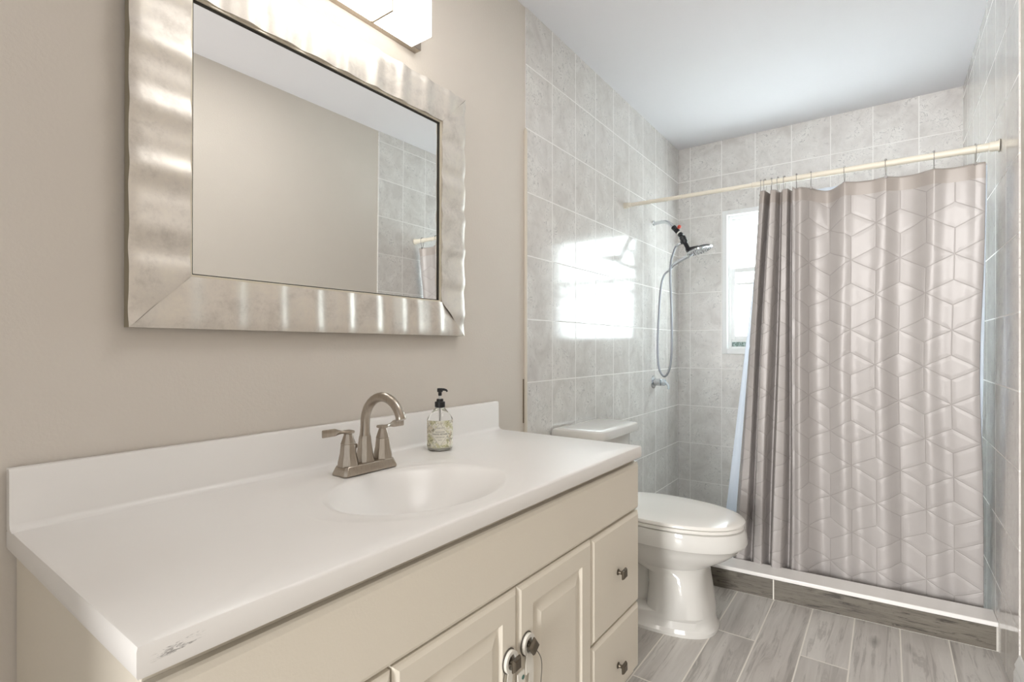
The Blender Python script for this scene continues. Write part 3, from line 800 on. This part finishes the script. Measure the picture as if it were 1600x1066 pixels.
# ------------------------------------------------------------------ shower curtain
SP = .40                                             # share of the cloth gathered at the left
NF = 3.35
def sm(a, b, x):
    t = max(0, min(1, (x-a)/(b-a))); return t*t*(3-2*t)
rings_x = [.703, .722, .749, .776, .802, .850, .905, 1.027, 1.165, 1.310, 1.425]
def curtain_pt(s, t, liner=False):
    """s 0..1 along the cloth, t 0 bottom .. 1 top"""
    zt_x0, zt_x1 = .700, .846; zb_x0, zb_x1 = .580, .835
    dr = t**1.15
    gx0 = zb_x0+(zt_x0-zb_x0)*dr; gx1 = zb_x1+(zt_x1-zb_x1)*t**.75
    xr = 1.466-.014*t-.012*exp(-((t-.55)/.2)**2)
    A = (.060+.006*(1-t))
    if s < SP:
        q = s/SP; ph = q*NF
        x = gx0+(gx1-gx0)*q
        pf = ph % 1; w = sm(.02, .36, pf)*(1-sm(.64, .98, pf)); w = w*(.86+.14*sin(pi*pf))
        depth = -A*w*(1-.25*sin(7*q+3*t)) + .006
        x += -.05*(gx1-gx0)/NF*sin(2*pi*ph) + .010*sin(2.7*t+9*q)*(1-t)*t*2
        # pinched gather on the leading fold
        if q < .32: depth += .012*exp(-((t-.595)/.006)**2)*(1-q/.32)
    else:
        q = (s-SP)/(1-SP)
        x = gx1+(xr-gx1)*q
        amp = .006+.010*(1-t)
        depth = -amp*sin(2*pi*(q*4.3+.08*sin(3*t)))*(1-.4*q) - .010*sin(2*pi*(q*2.1+.3)+1.2*t) - .030*exp(-((q-.03)/.045)**2)
        depth += .0018*sin(2*pi*(q*8.5)+2.5*sin(2.2*t))
        # folds hanging from the rings, strongest at the top
        topf = exp(-((1-t)/.10))
        for a, b in zip(rings_x[6:], rings_x[7:]):
            if a < x < b: depth += .016*topf*sin(pi*(x-a)/(b-a))
        # V pleat between the first two rings of the flat part
        vx = .972-.01*(1-t); vd = exp(-((x-vx)/(.006+.030*(t-.88)/.12 if t > .88 else .006))**2)
        depth += .014*vd*sm(.86, .97, t)
    zt = rod_z(x)-.050
    if not liner and s >= SP:
        for a, b, sg in zip(rings_x[6:], rings_x[7:], (.013, .002, .001, .001)):
            if a < x < b: zt -= sg*sin(pi*(x-a)/(b-a))
    zb = .070
    z = zb+(zt-zb)*t
    ytop = rod_y(x); ybot = cy(x)+.112+.052
    y = ybot+(ytop-ybot)*t**1.3+depth
    return x, y, z, zt
def cloth(fn, ns, ntt, uscale):
    bm = bmesh.new(); uvl = bm.loops.layers.uv.new('UVMap')
    # arc length at mid height gives u
    us = [0]; prev = None
    for i in range(ns+1):
        x, y, z, _ = fn(i/ns, .7)
        if prev: us.append(us[-1]+sqrt((x-prev[0])**2+(y-prev[1])**2))
        prev = (x, y)
    V = []
    for j in range(ntt+1):
        t = j/ntt; V.append([bm.verts.new(fn(i/ns, t)[:3]) for i in range(ns+1)])
    for j in range(ntt):
        for i in range(ns):
            f = bm.faces.new((V[j][i], V[j][i+1], V[j+1][i+1], V[j+1][i]))
            for lp, (a, b) in zip(f.loops, ((i, j), (i+1, j), (i+1, j+1), (i, j+1))): lp[uvl].uv = (us[a], .07+1.70*b/ntt)
    return bm
_u = 0; _p = None; _best = (9, 0)
for _i in range(521):
    _x, _y = curtain_pt(_i/520, .7)[:2]
    if _p: _u += sqrt((_x-_p[0])**2+(_y-_p[1])**2)
    _p = (_x, _y); _best = min(_best, (abs(_x-1.048), _u))
M_curtain = curtain_mat(_best[1], 1.451)
cur = obj('shower_curtain', cloth(curtain_pt, 520, 190, 1), M_curtain, angle=180)
so = cur.modifiers.new('thick', 'SOLIDIFY'); so.thickness = .0009; so.offset = 0
tag(cur, 'taupe satin shower curtain with embossed geometric lines hanging from the ivory rod', 'shower curtain')
def liner_pt(s, t):
    x0 = .508+(.706-.508)*t**1.05; x = x0+(1.462-x0)*s
    zt = rod_z(x)-.046; z = .055+(zt-.055)*t
    y = (cy(x)+.235)+(rod_y(x)+.052-(cy(x)+.235))*t + .006*sin(s*40+2*t)*(1-.6*t) + .003*sin(s*90)
    return x, y, z, zt
lin_ = obj('shower_liner', cloth(liner_pt, 220, 30, 1), M_liner, angle=180)
so = lin_.modifiers.new('thick', 'SOLIDIFY'); so.thickness = .0006
tag(lin_, 'white plastic liner hanging behind the taupe curtain, flaring out at its left edge', 'curtain liner')

# curtain rings
def make_ring():
    r = thing('curtain_ring', '', 'curtain ring', (0, 0, 0), 'steel roller rings on the shower rod')
    bm = bmesh.new(); pts = []
    for k in range(33):
        a = 2*pi*k/32+pi/2
        ww = .0155 if sin(a) > 0 else .0155*(1+.25*sin(a))
        pts.append((0, ww*cos(a), (.0165*sin(a) if sin(a) > 0 else .048*sin(a))))
    tube(bm, pts, .0011, 8, False); obj('wire', bm, M_ring, r, local=True)
    bm = bmesh.new()
    for k in range(5):
        a = pi/2+(k-2)*.42; bmesh.ops.create_uvsphere(bm, u_segments=12, v_segments=8, radius=.0030, matrix=Matrix.Translation((0, .0160*cos(a), .0170*sin(a))))
    obj('roller_beads', bm, M_ring, r, local=True)
    bm = bmesh.new(); lathe(bm, [(.0035, -.003), (.0060, -.003), (.0060, .003), (.0035, .003)], (0, -.002, -.052), (0, 1, 0), 16); obj('grommet', bm, M_ring, r, local=True)
    return r
ring0 = make_ring()
rl = ['first steel ring at the left end of the gathered curtain', 'second steel ring from the left in the gathered cluster', 'third steel ring from the left in the gathered cluster',
      'fourth steel ring from the left in the gathered cluster', 'fifth steel ring from the left, in the gathered cluster', 'sixth steel ring, where the gathered curtain starts to spread',
      'steel ring left of the V pleat in the curtain hem', 'steel ring right of the V pleat in the curtain hem', 'third steel ring from the right end of the rod',
      'second steel ring from the right end of the rod', 'last steel ring nearest the right wall, at the curtain corner']
for k, x in enumerate(rings_x):
    o = ring0 if k == 0 else copy_tree(ring0)
    o.location = (x, rod_y(x), rod_z(x)); o['label'] = rl[k]
    o.rotation_euler = (0, 0, radians(random.Random(k).uniform(-16, 16)))

# ------------------------------------------------------------------ shower head
HY = 3.076
sh = thing('hand_shower', 'chrome and black hand-held shower head on a bent arm with a steel hose loop', 'shower head', (.004, HY, 1.843))
bm = bmesh.new(); lathe(bm, [(.016, 0), (.0155, .004), (.013, .007), (.011, .008)], (.0045, HY, 1.846), (1, 0, 0), 28); obj('escutcheon', bm, M_chrome, sh)
pts = catmull([(.006, HY, 1.843), (.055, HY, 1.846), (.085, HY, 1.842), (.108, HY, 1.826), (.135, HY, 1.800)], 6)
bm = bmesh.new(); tube(bm, pts, .0105, 18); obj('arm', bm, M_chrome, sh)
ax = Vector((.64, 0, -.77)).normalized(); p = Vector((.126, HY, 1.808))
bm = bmesh.new(); lathe(bm, [(.012, 0), (.0150, .002), (.0150, .020), (.0135, .022), (.0150, .024), (.0150, .046), (.011, .050)], p, ax, 20); vv = obj('shut_off_valve', bm, M_black, sh)
bm = bmesh.new()
pc = p+ax*.030+Vector((.020, -.006, .016)); tube(bm, [p+ax*.028, pc], .005, 10)
bmesh.ops.create_uvsphere(bm, u_segments=16, v_segments=10, radius=.0115, matrix=Matrix.Translation(pc)); obj('shut_off_knob', bm, M_red, sh)
q = p+ax*.051
bm = bmesh.new(); lathe(bm, [(.0125, 0), (.0125, .007)], q, ax, 20); obj('washer', bm, M_seat, sh)
q = q+ax*.0075
bm = bmesh.new(); lathe(bm, [(.011, 0), (.0155, .003), (.0155, .022), (.010, .026)], q, ax, 20); obj('coupling', bm, M_black, sh)
q2 = q+ax*.024; ax2 = Vector((.42, 0, -.91)).normalized()
bm = bmesh.new(); lathe(bm, [(.010, 0), (.0185, .006), (.0190, .022), (.0170, .026), (.0180, .030), (.0170, .046), (.0125, .052), (.0125, .078), (.017, .090), (.017, .102)], q2, ax2, 24)
tube(bm, [q2+ax2*.034, q2+ax2*.040+Vector((-.022, 0, -.004))], .0105, 14); obj('diverter', bm, M_black, sh)
nip = q2+ax2*.040+Vector((-.020, 0, -.004))
bm = bmesh.new(); tube(bm, [nip, nip+Vector((-.018, 0, -.008)), nip+Vector((-.034, 0, -.016))], [.0085, .0085, .0068], 14); obj('hose_nut', bm, M_chrome, sh)
# disc head
dn = Vector((.28, .02, -.96)).normalized(); dc = q2+ax2*.106+Vector((.058, -.004, .006))
bm = bmesh.new(); lathe(bm, [(.012, -.016), (.034, -.013), (.060, -.007), (.070, -.001), (.072, .004), (.070, .008), (0, .008)], dc, dn, 44)
R0 = q2+ax2*.095; tube(bm, [R0, dc-dn*.012], [.015, .012], 16)
hd = obj('head_shell', bm, M_black, sh)
bm = bmesh.new(); lathe(bm, [(.0725, .0035), (.0745, .006), (.0735, .012), (.066, .0145), (.0, .0150)], dc, dn, 44); fc = obj('spray_face', bm, M_chrome, hd)
bm = bmesh.new(); qr = Vector((0, 0, 1)).rotation_difference(dn)
for rr_, n_ in ((.018, 8), (.034, 14), (.050, 20), (.060, 24)):
    for k in range(n_):
        a = 2*pi*k/n_; bmesh.ops.create_uvsphere(bm, u_segments=6, v_segments=4, radius=.0022, matrix=Matrix.Translation(dc+qr@Vector((rr_*cos(a), rr_*sin(a), .0152))))
no = obj('nozzles', bm, M_black, hd); no['kind'] = 'stuff'
hb = dc+Vector((-.058, 0, -.016)); he = Vector((.100, HY, 1.545))
bm = bmesh.new(); tube(bm, catmull([hb+Vector((.02, 0, .002)), hb+Vector((-.012, 0, -.020)), he+Vector((.038, 0, .038)), he], 6), [.013]*7+[.011]*6+[.0095]*6, 16); obj('hand_grip', bm, M_chrome, sh)
bm = bmesh.new()
hose = catmull([he+Vector((.004, 0, .004)), he+Vector((-.030, 0, -.028)), (.050, HY, 1.44), (.040, HY-.01, 1.25), (.036, HY-.015, 1.08), (.046, HY-.018, .955), (.080, HY-.02, .905), (.112, HY-.018, .955),
                (.122, HY-.012, 1.08), (.120, HY-.010, 1.30), (.114, HY-.014, 1.50), (.118, HY-.012, 1.60), (.136, HY-.004, 1.668), nip+Vector((-.030, 0, -.014))], 12)
tube(bm, hose, .0062, 12); obj('hose', bm, M_hose, sh)

# shower valve
sv = thing('shower_valve', 'chrome shower valve handle low on the tiled wall under the hose loop', 'valve', (.004, HY, .867))
bm = bmesh.new(); lathe(bm, [(.040, 0), (.039, .004), (.030, .008), (.0225, .009)], (.0045, HY, .867), (1, 0, 0), 32); obj('escutcheon', bm, M_chrome, sv)
bm = bmesh.new(); lathe(bm, [(.0225, 0), (.0225, .040), (.020, .043), (0, .043)], (.012, HY, .867), (1, 0, 0), 28); obj('valve_body', bm, M_chrome, sv)
bm = bmesh.new(); lathe(bm, [(.013, 0), (.019, .004), (.021, .016), (.017, .024), (0, .026)], (.055, HY, .867), (1, 0, 0), 8)
tube(bm, [(.070, HY, .870), (.088, HY, .862), (.098, HY, .846), (.098, HY, .826)], [.009, .008, .007, .006], 10); obj('lever', bm, simple('clear_acrylic', lin(216, 226, 232), .1, metal=.4), sv, angle=25)

# ------------------------------------------------------------------ child lock looped over the two door knobs
lk = thing('cabinet_lock', 'white strap child lock looped behind the two knobs of the vanity doors', 'child lock', (XF+.026, .853, .45))
M_lockw = simple('white_strap', lin(232, 228, 218), .4); M_cord = simple('dark_cord', lin(88, 82, 74), .6)
xk = XF+.0285
for (ky, kz) in ((.822, .458), (.884, .464)):
    bm = bmesh.new(); Rr = []
    for rr_, xx in ((.0130, -.0035), (.0200, -.0035), (.0205, 0), (.0200, .0030), (.0130, .0030)):
        Rr.append([(xk-.004+xx, ky+rr_*cos(2*pi*k/32), kz+rr_*1.12*sin(2*pi*k/32)) for k in range(32)])
    Rr.append(Rr[0]); loft(bm, Rr, False, False); bmesh.ops.remove_doubles(bm, verts=bm.verts, dist=1e-6)
    obj('loop', bm, M_lockw, lk, angle=40)
    bm = bmesh.new()
    tube(bm, [(xk-.0092, ky+.0212*cos(2*pi*k/32), kz+.0212*1.12*sin(2*pi*k/32)) for k in range(33)], .0011, 6, False); obj('loop_rim', bm, M_cord, lk)
def strap(pts, w, mat, name, t=.0012):
    bm = bmesh.new(); P = catmull(pts, 6); R = []
    for i, p_ in enumerate(P):
        tt = (P[min(i+1, len(P)-1)]-P[max(0, i-1)]); nn = Vector((0, -tt.z, tt.y)).normalized()*w/2
        R.append([p_+nn, p_+nn+Vector((t, 0, 0)), p_-nn+Vector((t, 0, 0)), p_-nn])
    loft(bm, R); return obj(name, bm, mat, lk, smooth=False)
strap([(xk-.006, .822, .440), (xk-.004, .816, .415), (xk-.004, .822, .365), (xk-.004, .853, .338), (xk-.004, .886, .365), (xk-.004, .892, .415), (xk-.006, .884, .446)], .017, M_lockw, 'strap')
strap([(xk, .880, .449), (xk+.003, .872, .432), (xk+.004, .872, .415)], .021, M_lockw, 'flap')
bm = bmesh.new(); tube(bm, catmull([(xk-.007, .806, .446), (xk-.005, .797, .425), (xk-.005, .797, .36), (xk-.005, .82, .32)], 6), .0009, 6); obj('cord', bm, M_cord, lk)
bm = bmesh.new(); tube(bm, catmull([(xk-.006, .903, .446), (xk-.006, .925, .425), (xk-.006, .937, .395), (xk-.006, .93, .34)], 6), .0009, 6)
obj('cord', bm, M_cord, lk)
bm = bmesh.new(); box(bm, xk-.001, xk+.001, .838, .862, .395, .425); obj('tag', bm, M_lockw, lk, smooth=False)
bm = bmesh.new(); lathe(bm, [(.0045, 0), (.0045, .0006), (0, .0006)], (xk+.0010, .856, .412), (1, 0, 0), 14); obj('tag_mark', bm, simple('green_print', lin(70, 110, 100), .5), lk)
